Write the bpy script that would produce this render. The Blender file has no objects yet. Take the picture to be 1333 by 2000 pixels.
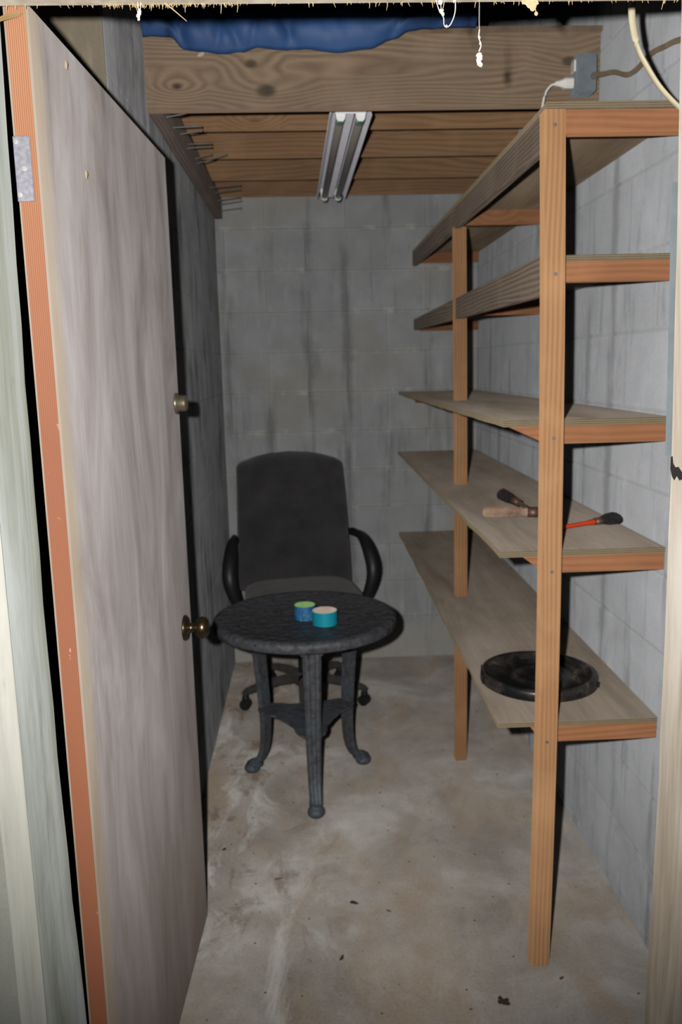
import bpy, bmesh, math, random
from mathutils import Matrix, Vector
random.seed(7)
PI = math.pi
SC = bpy.context.scene
COL = SC.collection

# ---------------------------------------------------------------- camera
cd = bpy.data.cameras.new('camera')
cam = bpy.data.objects.new('camera', cd); COL.objects.link(cam)
cd.sensor_fit = 'VERTICAL'; cd.sensor_height = 22.3; cd.sensor_width = 14.9
cd.lens = 1626.0 / 2000.0 * 22.3
cd.clip_start = 0.02
cd.dof.use_dof = True; cd.dof.focus_distance = 1.2; cd.dof.aperture_fstop = 3.8
RM = ((0.99898105, 0.02922529, -0.03439107),
      (-0.03892361, 0.17222033, -0.98428914),
      (-0.02284330, 0.98462482, 0.17318240))
cam.matrix_world = Matrix.Translation((0, 0, 1.52)) @ Matrix(RM).to_4x4()
SC.camera = cam

# ---------------------------------------------------------------- light: the camera's flash, and a little daylight from outside
wd = bpy.data.worlds.new('world'); SC.world = wd; wd.use_nodes = True
bg = wd.node_tree.nodes['Background']; bg.inputs[0].default_value = (0.75, 0.85, 1.0, 1); bg.inputs[1].default_value = 0.05
fl = bpy.data.lights.new('camera_flash', 'SPOT')
fl.energy = 150; fl.color = (1.0, 0.965, 0.93); fl.shadow_soft_size = 0.012
fl.spot_size = math.radians(100); fl.spot_blend = 0.75
flash = bpy.data.objects.new('camera_flash', fl); COL.objects.link(flash)
flash.location = (-0.08, 0.0, 1.568)
flash.rotation_euler = (math.radians(88), 0, math.radians(-4))
vs = SC.view_settings
vs.view_transform = 'Standard'; vs.look = 'None'; vs.exposure = 0.55; vs.gamma = 1.0; vs.use_curve_mapping = False

# ---------------------------------------------------------------- materials
def lin(c):
    o = []
    for v in c:
        v /= 255.0
        o.append(v / 12.92 if v <= 0.04045 else ((v + 0.055) / 1.055) ** 2.4)
    return (o[0], o[1], o[2], 1.0)

class NT:
    def __init__(s, name, rough=0.7, metal=0.0, spec=0.3):
        s.m = bpy.data.materials.new(name); s.m.use_nodes = True
        s.t = s.m.node_tree; s.n = s.t.nodes; s.b = s.n['Principled BSDF']
        s.b.inputs['Roughness'].default_value = rough
        s.b.inputs['Metallic'].default_value = metal
        s.b.inputs['Specular IOR Level'].default_value = spec
        if rough >= 0.6 and metal < 0.3: s.b.inputs['Diffuse Roughness'].default_value = 1.0
    def link(s, a, b): s.t.links.new(a, b)
    def coords(s, kind='Object', rnd=True):
        tc = s.n.new('ShaderNodeTexCoord'); out = tc.outputs[kind]
        if rnd:
            oi = s.n.new('ShaderNodeObjectInfo')
            mu = s.n.new('ShaderNodeMath'); mu.operation = 'MULTIPLY'; mu.inputs[1].default_value = 37.0
            s.link(oi.outputs['Random'], mu.inputs[0])
            ad = s.n.new('ShaderNodeVectorMath'); ad.operation = 'ADD'
            s.link(out, ad.inputs[0]); s.link(mu.outputs[0], ad.inputs[1]); out = ad.outputs[0]
        return out
    def world(s):
        g = s.n.new('ShaderNodeNewGeometry'); return g.outputs['Position']
    def map(s, src, scale=(1, 1, 1), loc=(0, 0, 0), rot=(0, 0, 0)):
        m = s.n.new('ShaderNodeMapping'); m.inputs['Scale'].default_value = scale
        m.inputs['Location'].default_value = loc; m.inputs['Rotation'].default_value = rot
        s.link(src, m.inputs[0]); return m.outputs[0]
    def noise(s, src, scale=5, detail=4, rough=0.55, dist=0.0):
        t = s.n.new('ShaderNodeTexNoise'); s.link(src, t.inputs['Vector'])
        t.inputs['Scale'].default_value = scale; t.inputs['Detail'].default_value = detail
        t.inputs['Roughness'].default_value = rough; t.inputs['Distortion'].default_value = dist
        return t.outputs['Fac']
    def wave(s, src, scale=5, dist=4, detail=2, dscale=1.0, direction='Z', kind='BANDS'):
        t = s.n.new('ShaderNodeTexWave'); s.link(src, t.inputs['Vector']); t.wave_type = kind
        if kind == 'BANDS': t.bands_direction = direction
        else: t.rings_direction = direction
        t.inputs['Scale'].default_value = scale; t.inputs['Distortion'].default_value = dist
        t.inputs['Detail'].default_value = detail; t.inputs['Detail Scale'].default_value = dscale
        return t.outputs['Fac']
    def voro(s, src, scale=5, feature='F1', rnd=1.0):
        t = s.n.new('ShaderNodeTexVoronoi'); s.link(src, t.inputs['Vector']); t.feature = feature
        t.inputs['Scale'].default_value = scale; t.inputs['Randomness'].default_value = rnd
        return t.outputs['Distance']
    def ramp(s, fac, stops):
        r = s.n.new('ShaderNodeValToRGB'); e = r.color_ramp.elements
        while len(e) > 1: e.remove(e[0])
        e[0].position = stops[0][0]; e[0].color = stops[0][1]
        for p, c in stops[1:]:
            k = e.new(p); k.color = c
        s.link(fac, r.inputs[0]); return r.outputs[0]
    def mix(s, fac, a, b, mode='MIX'):
        m = s.n.new('ShaderNodeMix'); m.data_type = 'RGBA'; m.blend_type = mode
        for sock, v in ((m.inputs[0], fac), (m.inputs[6], a), (m.inputs[7], b)):
            if isinstance(v, (int, float)): sock.default_value = v
            elif isinstance(v, tuple): sock.default_value = v
            else: s.link(v, sock)
        return m.outputs[2]
    def math(s, op, a, b=0.5, clamp=False):
        m = s.n.new('ShaderNodeMath'); m.operation = op; m.use_clamp = clamp
        for i, v in enumerate((a, b)):
            if isinstance(v, (int, float)): m.inputs[i].default_value = v
            else: s.link(v, m.inputs[i])
        return m.outputs[0]
    def sep(s, src):
        x = s.n.new('ShaderNodeSeparateXYZ'); s.link(src, x.inputs[0]); return x.outputs
    def color(s, c):
        if isinstance(c, tuple): s.b.inputs['Base Color'].default_value = c
        else: s.link(c, s.b.inputs['Base Color'])
        return s
    def bump(s, h, strength=0.3, dist=0.01):
        b = s.n.new('ShaderNodeBump'); b.inputs['Strength'].default_value = strength
        b.inputs['Distance'].default_value = dist
        s.link(h, b.inputs['Height']); s.link(b.outputs[0], s.b.inputs['Normal']); return s

W1 = (1, 1, 1, 1); K1 = (0, 0, 0, 1)

def plain(name, c, rough=0.6, metal=0.0, var=0.15, spec=0.3, vscale=30):
    m = NT(name, rough, metal, spec); co = m.coords()
    n = m.noise(co, vscale, 4)
    d = tuple(v * (1 - var) for v in c[:3]) + (1,); l = tuple(min(1, v * (1 + var)) for v in c[:3]) + (1,)
    m.color(m.ramp(n, [(0.3, d), (0.7, l)])); return m.m

def wood(name, dark, light, axis=2, lines=150, amp=3.0, contrast=0.5, rough=0.75, grime=None, grime_amt=0.5, knots=0.0, rnd=True, spots=()):
    """long-grained timber; axis = grain direction; growth lines bend into long loops and round the knots"""
    m = NT(name, rough, 0, 0.25); co = m.coords('Object', rnd)
    sep = m.sep(co); others = [k for k in range(3) if k != axis]
    perp = m.math('ADD', m.math('MULTIPLY', sep[others[0]], lines * 0.8), m.math('MULTIPLY', sep[others[1]], lines))
    sc = [1.0, 1.0, 1.0]; sc[axis] = 0.14
    drift = m.noise(m.map(co, tuple(sc)), 7.0, 2, 0.45)
    sc[axis] = 0.5
    wob = m.noise(m.map(co, tuple(sc)), 9.0, 2, 0.4)
    p = m.math('ADD', m.math('ADD', perp, m.math('MULTIPLY', drift, amp * 6.0)), m.math('MULTIPLY', wob, amp * 0.6))
    kf = None
    if knots > 0:
        sk = [1, 1, 1]; sk[axis] = 0.5
        vt = m.n.new('ShaderNodeTexVoronoi'); m.link(m.map(co, tuple(sk)), vt.inputs['Vector']); vt.inputs['Scale'].default_value = 5.0
        vs_ = m.sep(vt.outputs['Color'])
        on = m.math('LESS_THAN', vs_[0], knots)
        d = vt.outputs['Distance']
        near = m.math('MULTIPLY', m.ramp(d, [(0.0, W1), (0.30, K1)]), on)
        p = m.math('ADD', p, m.math('MULTIPLY', near, 9.0))
        kf = m.math('MULTIPLY', m.ramp(d, [(0.04, W1), (0.10, K1)]), on)
    for (u, v, r) in spots:          # knots at known places along the board
        du = m.math('MULTIPLY', m.math('SUBTRACT', sep[axis], u), 0.6); dv = m.math('SUBTRACT', sep[2 if axis != 2 else 0], v)
        d = m.math('SQRT', m.math('ADD', m.math('MULTIPLY', du, du), m.math('MULTIPLY', dv, dv)))
        d = m.math('ADD', d, m.math('MULTIPLY', m.math('SUBTRACT', wob, 0.5), r * 0.8))
        p = m.math('ADD', p, m.math('MULTIPLY', m.ramp(d, [(0.0, W1), (r * 6, K1)]), 5.0))
        k1 = m.ramp(d, [(r * 0.6, W1), (r * 1.25, K1)])
        kf = k1 if kf is None else m.math('MAXIMUM', kf, k1)
    f = m.math('PINGPONG', p, 1.0)
    g = m.noise(m.map(co, tuple([0.05 if k == axis else 1.0 for k in range(3)])), 240, 4, 0.6)
    f = m.math('ADD', m.math('MULTIPLY', f, 0.62), m.math('MULTIPLY', g, 0.38))
    mid = tuple((a + b) / 2 for a, b in zip(dark, light))
    d2 = tuple(mi + (a - mi) * contrast for a, mi in zip(dark, mid)); l2 = tuple(mi + (b - mi) * contrast for b, mi in zip(light, mid))
    c = m.ramp(f, [(0.15, d2), (0.75, l2)])
    big = m.noise(m.map(co, tuple([0.4 if k == axis else 1.0 for k in range(3)])), 5.0, 3)
    c = m.mix(m.ramp(big, [(0.40, K1), (0.68, (0.65,) * 3 + (1,))]), c, m.mix(0.6, c, dark))
    c = m.mix(m.ramp(m.noise(m.map(co, loc=(4, 9, 2)), 6.0, 4), [(0.50, K1), (0.72, (0.5,) * 3 + (1,))]), c, light)
    if kf is not None: c = m.mix(m.math('MULTIPLY', kf, 0.85), c, tuple(x * 0.32 for x in dark[:3]) + (1,))
    if grime is not None:
        gr = m.noise(co, 6, 6, 0.65)
        c = m.mix(m.ramp(gr, [(0.42, K1), (0.68, (grime_amt,) * 3 + (1,))]), c, grime)
    m.color(c); m.bump(f, 0.2, 0.0015); return m.m

def block_mat(name, base, streak, streak_amt, warm=None, pale=0.3, streak_col=(0.02, 0.021, 0.022, 1), bloom=0.0, web=None, foot=0.0, sr=(0.53, 0.66), pr=(0.36, 0.62), zs=0.11, sdist=0.3):
    """grey concrete block in world space: mottling, dark vertical runs, pale chalky bloom"""
    m = NT(name, 0.9, 0, 0.15); P = m.world()
    n = m.noise(P, 7, 5, 0.6); fn = m.noise(P, 160, 3, 0.7)
    lo = tuple(v * 0.80 for v in base[:3]) + (1,); hi = tuple(min(1, v * 1.18) for v in base[:3]) + (1,)
    c = m.ramp(n, [(0.3, lo), (0.7, hi)])
    oi = m.n.new('ShaderNodeObjectInfo')
    rr = m.math('MULTIPLY', oi.outputs['Random'], 0.35)
    c = m.mix(rr, c, tuple(v * 0.72 for v in base[:3]) + (1,))
    sv = m.noise(m.map(P, (1, 1, zs)), 13, 5, 0.65, sdist)
    patch = m.noise(P, 2.7, 3)
    sf = m.math('MULTIPLY', m.ramp(sv, [(sr[0], K1), (sr[1], W1)]), m.ramp(patch, [(pr[0], K1), (pr[1], W1)]))
    c = m.mix(m.math('MULTIPLY', sf, streak_amt), c, streak_col)
    lv = m.noise(m.map(P, (1, 1, 0.16), (3, 1, 2)), 16, 3, 0.6)
    c = m.mix(m.math('MULTIPLY', m.ramp(lv, [(0.60, K1), (0.76, W1)]), pale), c, tuple(min(1, v * 1.9) for v in base[:3]) + (1,))
    if warm is not None:
        wn = m.noise(P, 1.9, 4, 0.6)
        c = m.mix(m.ramp(wn, [(0.50, K1), (0.74, (0.75,) * 3 + (1,))]), c, warm)
    z = m.sep(P)
    if bloom > 0:      # chalky lime bloom weeping from the bed joints
        fz = m.math('PINGPONG', m.math('DIVIDE', m.math('SUBTRACT', z[2], 0.028), 0.195), 0.5)
        bn = m.noise(m.map(P, (1, 1, 0.8), (7, 7, 1)), 11, 4, 0.6)
        c = m.mix(m.math('MULTIPLY', m.math('MULTIPLY', m.ramp(fz, [(0.03, W1), (0.10, K1)]), m.ramp(bn, [(0.54, K1), (0.68, W1)])), bloom), c, lin((236, 230, 214)))
    if web is not None:  # dark damp smears where the webs of the blocks run
        ax, amt, off = web
        fx = m.math('PINGPONG', m.math('DIVIDE', m.math('ADD', z[ax], off), 0.195), 0.5)
        wn = m.noise(m.map(P, (3, 3, 0.35), (2, 3, 5)), 3.2, 3, 0.6)
        wob = m.math('ADD', fx, m.math('MULTIPLY', m.math('SUBTRACT', m.noise(P, 14, 3), 0.5), 0.22))
        c = m.mix(m.math('MULTIPLY', m.math('MULTIPLY', m.ramp(wob, [(0.04, W1), (0.19, K1)]), m.ramp(wn, [(0.47, K1), (0.56, W1)])), amt), c, tuple(v * 0.30 for v in base[:3]) + (1,))
    if foot > 0:
        fn2 = m.noise(P, 9, 4)
        c = m.mix(m.math('MULTIPLY', m.ramp(m.math('ADD', z[2], m.math('MULTIPLY', fn2, -0.25)), [(0.0, W1), (0.10, K1)]), foot), c, lin((200, 194, 180)))
    c = m.mix(0.35, c, m.ramp(fn, [(0.25, lo), (0.75, hi)]))
    m.color(c); m.bump(m.math('ADD', m.math('MULTIPLY', n, 0.6), fn), 0.28, 0.004); return m.m

M = {}
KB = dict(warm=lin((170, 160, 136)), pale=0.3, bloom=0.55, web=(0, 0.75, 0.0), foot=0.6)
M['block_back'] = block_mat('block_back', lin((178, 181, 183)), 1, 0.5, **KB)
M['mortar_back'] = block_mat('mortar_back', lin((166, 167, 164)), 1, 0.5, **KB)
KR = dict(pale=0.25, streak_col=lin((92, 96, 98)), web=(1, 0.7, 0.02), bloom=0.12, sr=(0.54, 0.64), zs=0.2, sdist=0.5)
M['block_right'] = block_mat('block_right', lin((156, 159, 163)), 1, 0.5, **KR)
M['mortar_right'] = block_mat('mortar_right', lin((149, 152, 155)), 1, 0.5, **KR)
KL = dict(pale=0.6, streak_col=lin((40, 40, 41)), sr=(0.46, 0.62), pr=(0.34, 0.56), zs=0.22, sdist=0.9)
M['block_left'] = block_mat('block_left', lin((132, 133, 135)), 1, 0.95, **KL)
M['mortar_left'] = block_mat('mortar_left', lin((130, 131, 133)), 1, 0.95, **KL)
M['stucco'] = block_mat('stucco', lin((120, 121, 114)), 1, 0.0, pale=0.0)
M['plaster_tan'] = block_mat('plaster_tan', lin((120, 112, 96)), 1, 0.3, pale=0.55, streak_col=lin((84, 84, 80)))

def floor_mat():
    m = NT('concrete_floor', 0.85, 0, 0.2); P = m.world()
    n = m.noise(P, 3.1, 6, 0.62, 0.4); n2 = m.noise(m.map(P, (1, 0.45, 1), (5, 2, 0)), 4.5, 5, 0.6, 0.5); f = m.noise(P, 120, 4, 0.7)
    c = m.ramp(n, [(0.30, lin((122, 117, 110))), (0.52, lin((158, 153, 147))), (0.72, lin((196, 195, 192)))])
    st = m.ramp(n2, [(0.47, K1), (0.66, (0.75,) * 3 + (1,))])
    c = m.mix(st, c, lin((150, 130, 108)))
    n3 = m.noise(m.map(P, (1, 0.7, 1), (9, 4, 0)), 7.5, 5, 0.7, 0.8)
    xs = m.sep(P)
    side = m.ramp(m.math('ADD', m.math('MULTIPLY', xs[0], -1.0), 0.25), [(0.1, (0.15,) * 3 + (1,)), (0.5, W1)])
    c = m.mix(m.math('MULTIPLY', m.ramp(n3, [(0.53, K1), (0.64, (0.85,) * 3 + (1,))]), side), c, lin((104, 82, 66)))
    n4 = m.noise(m.map(P, (1, 0.5, 1), (1, 14, 0)), 6.0, 5, 0.65, 0.6)
    c = m.mix(m.math('MULTIPLY', m.ramp(n4, [(0.52, K1), (0.64, (0.85,) * 3 + (1,))]), side), c, lin((205, 203, 200)))
    dots = m.voro(P, 34)
    c = m.mix(m.ramp(dots, [(0.045, (0.55,) * 3 + (1,)), (0.075, K1)]), c, lin((82, 72, 62)))
    c = m.mix(0.25, c, m.ramp(f, [(0.25, lin((110, 104, 96))), (0.75, lin((185, 180, 172)))]))
    m.color(c); m.bump(f, 0.2, 0.002); return m.m
M['floor'] = floor_mat()

def ply_mat(name, dark, mid, light, along=1, grey=True, amt=1.0):
    """plywood face: broad soft figure running along an axis"""
    m = NT(name, 0.8, 0, 0.2); co = m.coords('Object')
    sc = [1.0, 1.0, 1.0]; sc[along] = 0.16
    a = m.noise(m.map(co, tuple(sc)), 7, 5, 0.6, 0.5)
    sc[along] = 0.04
    b = m.noise(m.map(co, tuple(sc)), 120, 4, 0.65)
    c = m.ramp(a, [(0.28, dark), (0.5, mid), (0.74, light)])
    c = m.mix(0.22, c, m.ramp(b, [(0.3, dark), (0.7, light)]))
    g = m.noise(co, 3.2, 4, 0.6)
    c = m.mix(m.ramp(g, [(0.5, K1), (0.78, (0.55 * amt,) * 3 + (1,))]), c, dark)
    m.color(c); m.bump(b, 0.15, 0.002); return m.m

def door_mat():
    m = NT('door_skin', 0.62, 0, 0.3); co = m.coords('Object', False)
    a = m.noise(m.map(co, (1, 1, 0.3)), 7, 5, 0.6, 0.8)
    b = m.noise(m.map(co, (1, 1, 0.04)), 110, 5, 0.65)
    c = m.ramp(a, [(0.25, lin((92, 85, 82))), (0.5, lin((124, 119, 118))), (0.75, lin((146, 143, 144)))])
    c = m.mix(0.16, c, m.ramp(b, [(0.3, lin((92, 86, 83))), (0.7, lin((142, 140, 141)))]))
    # patchily browner towards the foot, and tan along the hinge edge
    z = m.sep(co)
    g = m.noise(m.map(co, (1, 1, 0.25), (4, 0, 1)), 5, 5, 0.6)
    low = m.ramp(m.math('ADD', m.math('MULTIPLY', z[2], -0.45), 0.42), [(0.0, K1), (0.42, (0.85,) * 3 + (1,))])
    c = m.mix(m.math('MULTIPLY', low, m.ramp(g, [(0.3, (0.4,) * 3 + (1,)), (0.6, W1)])), c, lin((100, 86, 76)))
    edge = m.ramp(z[1], [(0.02, (0.6,) * 3 + (1,)), (0.06, K1)])
    c = m.mix(edge, c, lin((128, 115, 94)))
    sp = m.noise(m.map(co, (1, 1, 0.3), (7, 3, 0)), 9, 5, 0.7)
    c = m.mix(m.ramp(sp, [(0.62, K1), (0.76, (0.6,) * 3 + (1,))]), c, lin((116, 96, 76)))
    m.color(c); m.bump(b, 0.12, 0.002); return m.m
M['door_skin'] = door_mat()

def redwood_edge():
    m = NT('door_edge_wood', 0.7, 0, 0.25); co = m.coords('Object', False)
    s = m.sep(co)
    d = m.noise(m.map(co, (1, 1, 0.05)), 20, 3)
    x = m.math('ADD', m.math('MULTIPLY', s[0], 330.0), m.math('MULTIPLY', d, 2.2))
    f = m.math('FRACT', x); f = m.math('ABSOLUTE', m.math('SUBTRACT', f, 0.5)); 
    c = m.ramp(f, [(0.02, lin((112, 74, 50))), (0.25, lin((152, 112, 82))), (0.5, lin((166, 128, 98)))])
    n = m.noise(m.map(co, (1, 1, 0.2)), 14, 4)
    c = m.mix(m.ramp(n, [(0.4, K1), (0.75, (0.5,) * 3 + (1,))]), c, lin((142, 92, 64)))
    low = m.ramp(m.math('MULTIPLY', s[2], 0.5), [(0.2, (0.85,) * 3 + (1,)), (0.6, K1)])
    c = m.mix(low, c, lin((112, 66, 46)))
    sp = m.noise(m.map(co, (1.2, 1, 0.7)), 34, 4, 0.7)
    c = m.mix(m.math('MULTIPLY', m.ramp(sp, [(0.66, K1), (0.74, (0.7,) * 3 + (1,))]), low), c, lin((215, 190, 160)))
    m.color(c); m.bump(f, 0.15, 0.001); return m.m
M['door_edge'] = redwood_edge()

def jamb_mat(name, base, paint, stain):
    m = NT(name, 0.75, 0, 0.25); P = m.world()
    g = m.noise(m.map(P, (1, 1, 0.03)), 70, 5, 0.6); a = m.noise(m.map(P, (1, 1, 0.12)), 9, 5, 0.6, 0.4)
    lo = tuple(v * 0.72 for v in base[:3]) + (1,)
    c = m.ramp(g, [(0.3, lo), (0.65, base)])
    c = m.mix(m.ramp(a, [(0.42, K1), (0.62, (0.8,) * 3 + (1,))]), c, paint)
    s = m.noise(m.map(P, (1, 1, 0.22), (3, 7, 1)), 14, 5, 0.7)
    c = m.mix(m.ramp(s, [(0.60, K1), (0.78, (0.7,) * 3 + (1,))]), c, stain)
    m.color(c); m.bump(g, 0.3, 0.002); return m.m
M['jamb_left'] = jamb_mat('jamb_left', lin((106, 110, 101)), lin((132, 137, 136)), lin((76, 72, 64)))
M['jamb_right'] = jamb_mat('jamb_right', lin((128, 118, 104)), lin((156, 151, 143)), lin((62, 55, 50)))
M['lintel'] = jamb_mat('lintel', lin((122, 114, 101)), lin((138, 131, 119)), lin((84, 72, 55)))

M['casing'] = jamb_mat('casing_paint', lin((132, 133, 124)), lin((150, 150, 144)), lin((104, 98, 84)))  # white paint, kept paler to carry the stronger light on the jamb front
M['beam'] = wood('beam_wood', lin((104, 86, 69)), lin((160, 139, 116)), 0, 135, 5.0, 0.6, knots=0.0, rnd=False, spots=((-0.30, -0.048, 0.016), (-0.34, 0.022, 0.010), (-0.545, -0.035, 0.009), (0.545, 0.02, 0.013)), grime=lin((122, 108, 92)), grime_amt=0.45)
M['joist'] = wood('joist_wood', lin((122, 92, 64)), lin((172, 138, 104)), 0, 110, 3.0, 0.5, knots=0.3)
M['ledger'] = wood('ledger_wood', lin((62, 54, 51)), lin((104, 92, 87)), 1, 200, 1.2, 0.6)
M['post'] = wood('post_wood', lin((138, 98, 64)), lin((186, 146, 106)), 2, 230, 1.2, 0.5)
M['rail'] = wood('rail_wood', lin((122, 80, 52)), lin((170, 120, 84)), 0, 120, 2.4, 0.4, knots=0.3)
M['fascia'] = wood('fascia_wood', lin((66, 57, 51)), lin((112, 100, 88)), 1, 160, 2.0, 0.7)
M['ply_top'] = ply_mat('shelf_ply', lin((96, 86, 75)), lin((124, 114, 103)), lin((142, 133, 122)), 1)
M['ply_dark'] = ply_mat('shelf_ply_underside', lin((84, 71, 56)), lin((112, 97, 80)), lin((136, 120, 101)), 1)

def ply_edge():
    m = NT('ply_edge', 0.85, 0, 0.2); P = m.world(); z = m.sep(P)
    f = m.math('FRACT', m.math('MULTIPLY', z[2], 210.0))
    c = m.ramp(f, [(0.3, lin((140, 126, 100))), (0.55, lin((94, 82, 64)))])
    n = m.noise(P, 40, 4)
    c = m.mix(m.ramp(n, [(0.35, K1), (0.7, (0.6,) * 3 + (1,))]), c, lin((122, 114, 98)))
    m.color(c); return m.m
M['ply_edge'] = ply_edge()

M['steel'] = plain('zinc_steel', lin((112, 112, 120)), 0.5, 0.15, 0.25, 0.4, 160)
M['screw'] = plain('screw_steel', lin((150, 150, 150)), 0.4, 0.3, 0.1, 0.5, 200)
M['dark_steel'] = plain('grey_nail', lin((112, 112, 108)), 0.55, 0.4, 0.2)
M['brass'] = plain('aged_brass', lin((98, 85, 66)), 0.3, 0.9, 0.2, 0.5, 60)
M['brass_dull'] = plain('dull_brass', lin((168, 156, 132)), 0.33, 0.85, 0.15, 0.5, 60)
M['black_gap'] = plain('bare_hole', lin((26, 24, 22)), 0.9)
def fabric(name, c):
    m = NT(name, 0.95, 0, 0.15); co = m.coords('Object', False)
    n = m.noise(co, 420, 2, 0.6); b = m.noise(co, 9, 4)
    lo = tuple(v * 0.6 for v in c[:3]) + (1,); hi = tuple(v * 1.35 for v in c[:3]) + (1,)
    x = m.mix(0.5, m.ramp(n, [(0.3, lo), (0.7, hi)]), m.ramp(b, [(0.3, lo), (0.7, hi)]))
    m.color(x); m.bump(n, 0.3, 0.002)
    m.b.inputs['Sheen Weight'].default_value = 0.15
    return m.m
M['chair_fabric'] = fabric('chair_fabric', lin((68, 67, 70)))
M['seat_fabric'] = fabric('seat_fabric', lin((57, 54, 53)))
M['chair_plastic'] = plain('black_plastic', lin((34, 34, 37)), 0.45, 0, 0.15, 0.4)
M['chair_dusty'] = plain('dusty_black_plastic', lin((66, 64, 62)), 0.7, 0, 0.25, 0.3)
def table_mat(name, holes, tint=lin((80, 87, 92))):
    m = NT(name, 0.55, 0.15, 0.35); co = m.coords('Object', False)
    n = m.noise(co, 45, 5, 0.7); b = m.noise(co, 8, 3)
    c = m.ramp(n, [(0.3, lin((58, 59, 63))), (0.72, lin((102, 104, 109)))])
    c = m.mix(m.ramp(b, [(0.45, K1), (0.7, (0.5,) * 3 + (1,))]), c, tint)
    h = n
    if holes:
        v = m.voro(co, 30)
        v2 = m.voro(m.map(co, loc=(3, 5, 0)), 34)
        hf = m.ramp(v, [(0.13, W1), (0.18, K1)])
        c = m.mix(m.math('MULTIPLY', hf, m.ramp(b, [(0.46, K1), (0.52, W1)])), c, lin((22, 22, 24)))
        h = m.math('ADD', m.math('MULTIPLY', v2, 1.3), n)
    m.color(c); m.bump(h, 0.8, 0.004); return m.m
M['table_top'] = table_mat('cast_tabletop', True)
M['table_leg'] = table_mat('cast_leg', False, lin((88, 108, 120)))  # bluish tint patches paint highlights into the leg colour
M['teal'] = plain('teal_tape', lin((22, 150, 172)), 0.4, 0, 0.06, 0.45)
M['tape_core'] = plain('card_core', lin((200, 186, 174)), 0.8, 0, 0.06)
def pattern_tape():
    m = NT('patterned_tape', 0.45, 0, 0.4); co = m.coords('Object', False)
    v = m.voro(co, 75); n = m.noise(co, 40, 3)
    c = m.ramp(n, [(0.4, lin((40, 92, 150))), (0.65, lin((62, 118, 168)))])
    c = m.mix(m.ramp(v, [(0.25, (0.8,) * 3 + (1,)), (0.36, K1)]), c, lin((70, 152, 126)))
    m.color(c); return m.m
M['pattern_tape'] = pattern_tape()
M['green_core'] = plain('green_core', lin((150, 186, 118)), 0.7, 0, 0.08)
def tarp_mat():
    m = NT('blue_tarp', 0.58, 0, 0.3); P = m.world()
    n = m.noise(P, 5, 4); w = m.noise(m.map(P, (1, 1, 0.3)), 40, 3)
    c = m.ramp(n, [(0.3, lin((38, 66, 110))), (0.7, lin((54, 88, 138)))])
    m.color(c); m.bump(w, 0.2, 0.006); return m.m
M['tarp'] = tarp_mat()
M['enamel'] = plain('white_enamel', lin((190, 190, 198)), 0.6, 0.0, 0.06, 0.45)
M['glass_tube'] = plain('unlit_tube', lin((128, 122, 118)), 0.35, 0.0, 0.04, 0.5)
M['socket'] = plain('white_socket', lin((245, 245, 246)), 0.4, 0, 0.02)
M['green_edge'] = plain('green_socket_rim', lin((70, 170, 130)), 0.5)
M['tube_cap'] = plain('tube_cap', lin((190, 190, 190)), 0.3, 0.8)
M['strip_grey'] = plain('strip_grey', lin((92, 99, 103)), 0.6, 0.0, 0.1)
M['box_grey'] = plain('grey_box', lin((116, 125, 132)), 0.6, 0.1, 0.15)
M['white_plastic'] = plain('white_plastic', lin((222, 220, 214)), 0.45, 0, 0.05)
M['cable_cream'] = plain('cream_cable', lin((190, 180, 152)), 0.5, 0, 0.08)
M['cable_tan'] = plain('tan_cable', lin((104, 92, 72)), 0.6, 0, 0.15)
M['lid'] = NT('black_lid', 0.32, 0, 0.5)
_m = M['lid']; _co = _m.coords('Object', False)
_c = _m.ramp(_m.noise(_m.map(_co, (1, 0.5, 1)), 16, 5, 0.7, 0.5), [(0.45, lin((26, 26, 28))), (0.62, lin((58, 53, 50))), (0.78, lin((130, 118, 106)))])
_m.color(_c); M['lid'] = _m.m
M['bristle'] = plain('black_bristle', lin((36, 34, 34)), 0.9, 0, 0.5, 0.2, 150)
M['ferrule'] = plain('rusty_ferrule', lin((112, 88, 76)), 0.5, 0.5, 0.3)
M['worn_handle'] = wood('worn_handle', lin((84, 62, 54)), lin((140, 110, 96)), 0, 120, 1, 0.7, grime=lin((190, 168, 138)), grime_amt=0.8, rnd=False)
M['red_handle'] = plain('red_handle', lin((206, 66, 34)), 0.4, 0, 0.1, 0.45)
M['dark_handle'] = plain('dark_handle', lin((74, 58, 50)), 0.6)
M['web'] = plain('dusty_web', lin((176, 168, 160)), 0.95, 0, 0.15)
M['web_tan'] = plain('tan_clump', lin((168, 146, 116)), 0.95, 0, 0.25)
M['straw'] = plain('dry_straw', lin((150, 134, 98)), 0.9, 0, 0.2)
M['mud'] = plain('tan_cocoon', lin((150, 134, 112)), 0.9, 0, 0.2)
M['mud_dark'] = plain('tan_mud', lin((112, 92, 62)), 0.9, 0, 0.25)
M['leaf'] = plain('dead_leaf', lin((62, 54, 46)), 0.9, 0, 0.25)
M['crumb'] = plain('brown_crumb', lin((96, 76, 60)), 0.9, 0, 0.3)
M['roof'] = wood('roof_boards', lin((66, 56, 48)), lin((104, 90, 76)), 0, 100, 2, 0.6)
M['ground'] = block_mat('outdoor_slab', lin((150, 146, 138)), 1, 0.2)

# ---------------------------------------------------------------- mesh helpers
def link(o, parent=None):
    COL.objects.link(o)
    if parent is not None: o.parent = parent
    return o

def absloc(p):
    v = Vector((0, 0, 0))
    while p is not None:
        v += p.location; p = p.parent
    return v

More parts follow.
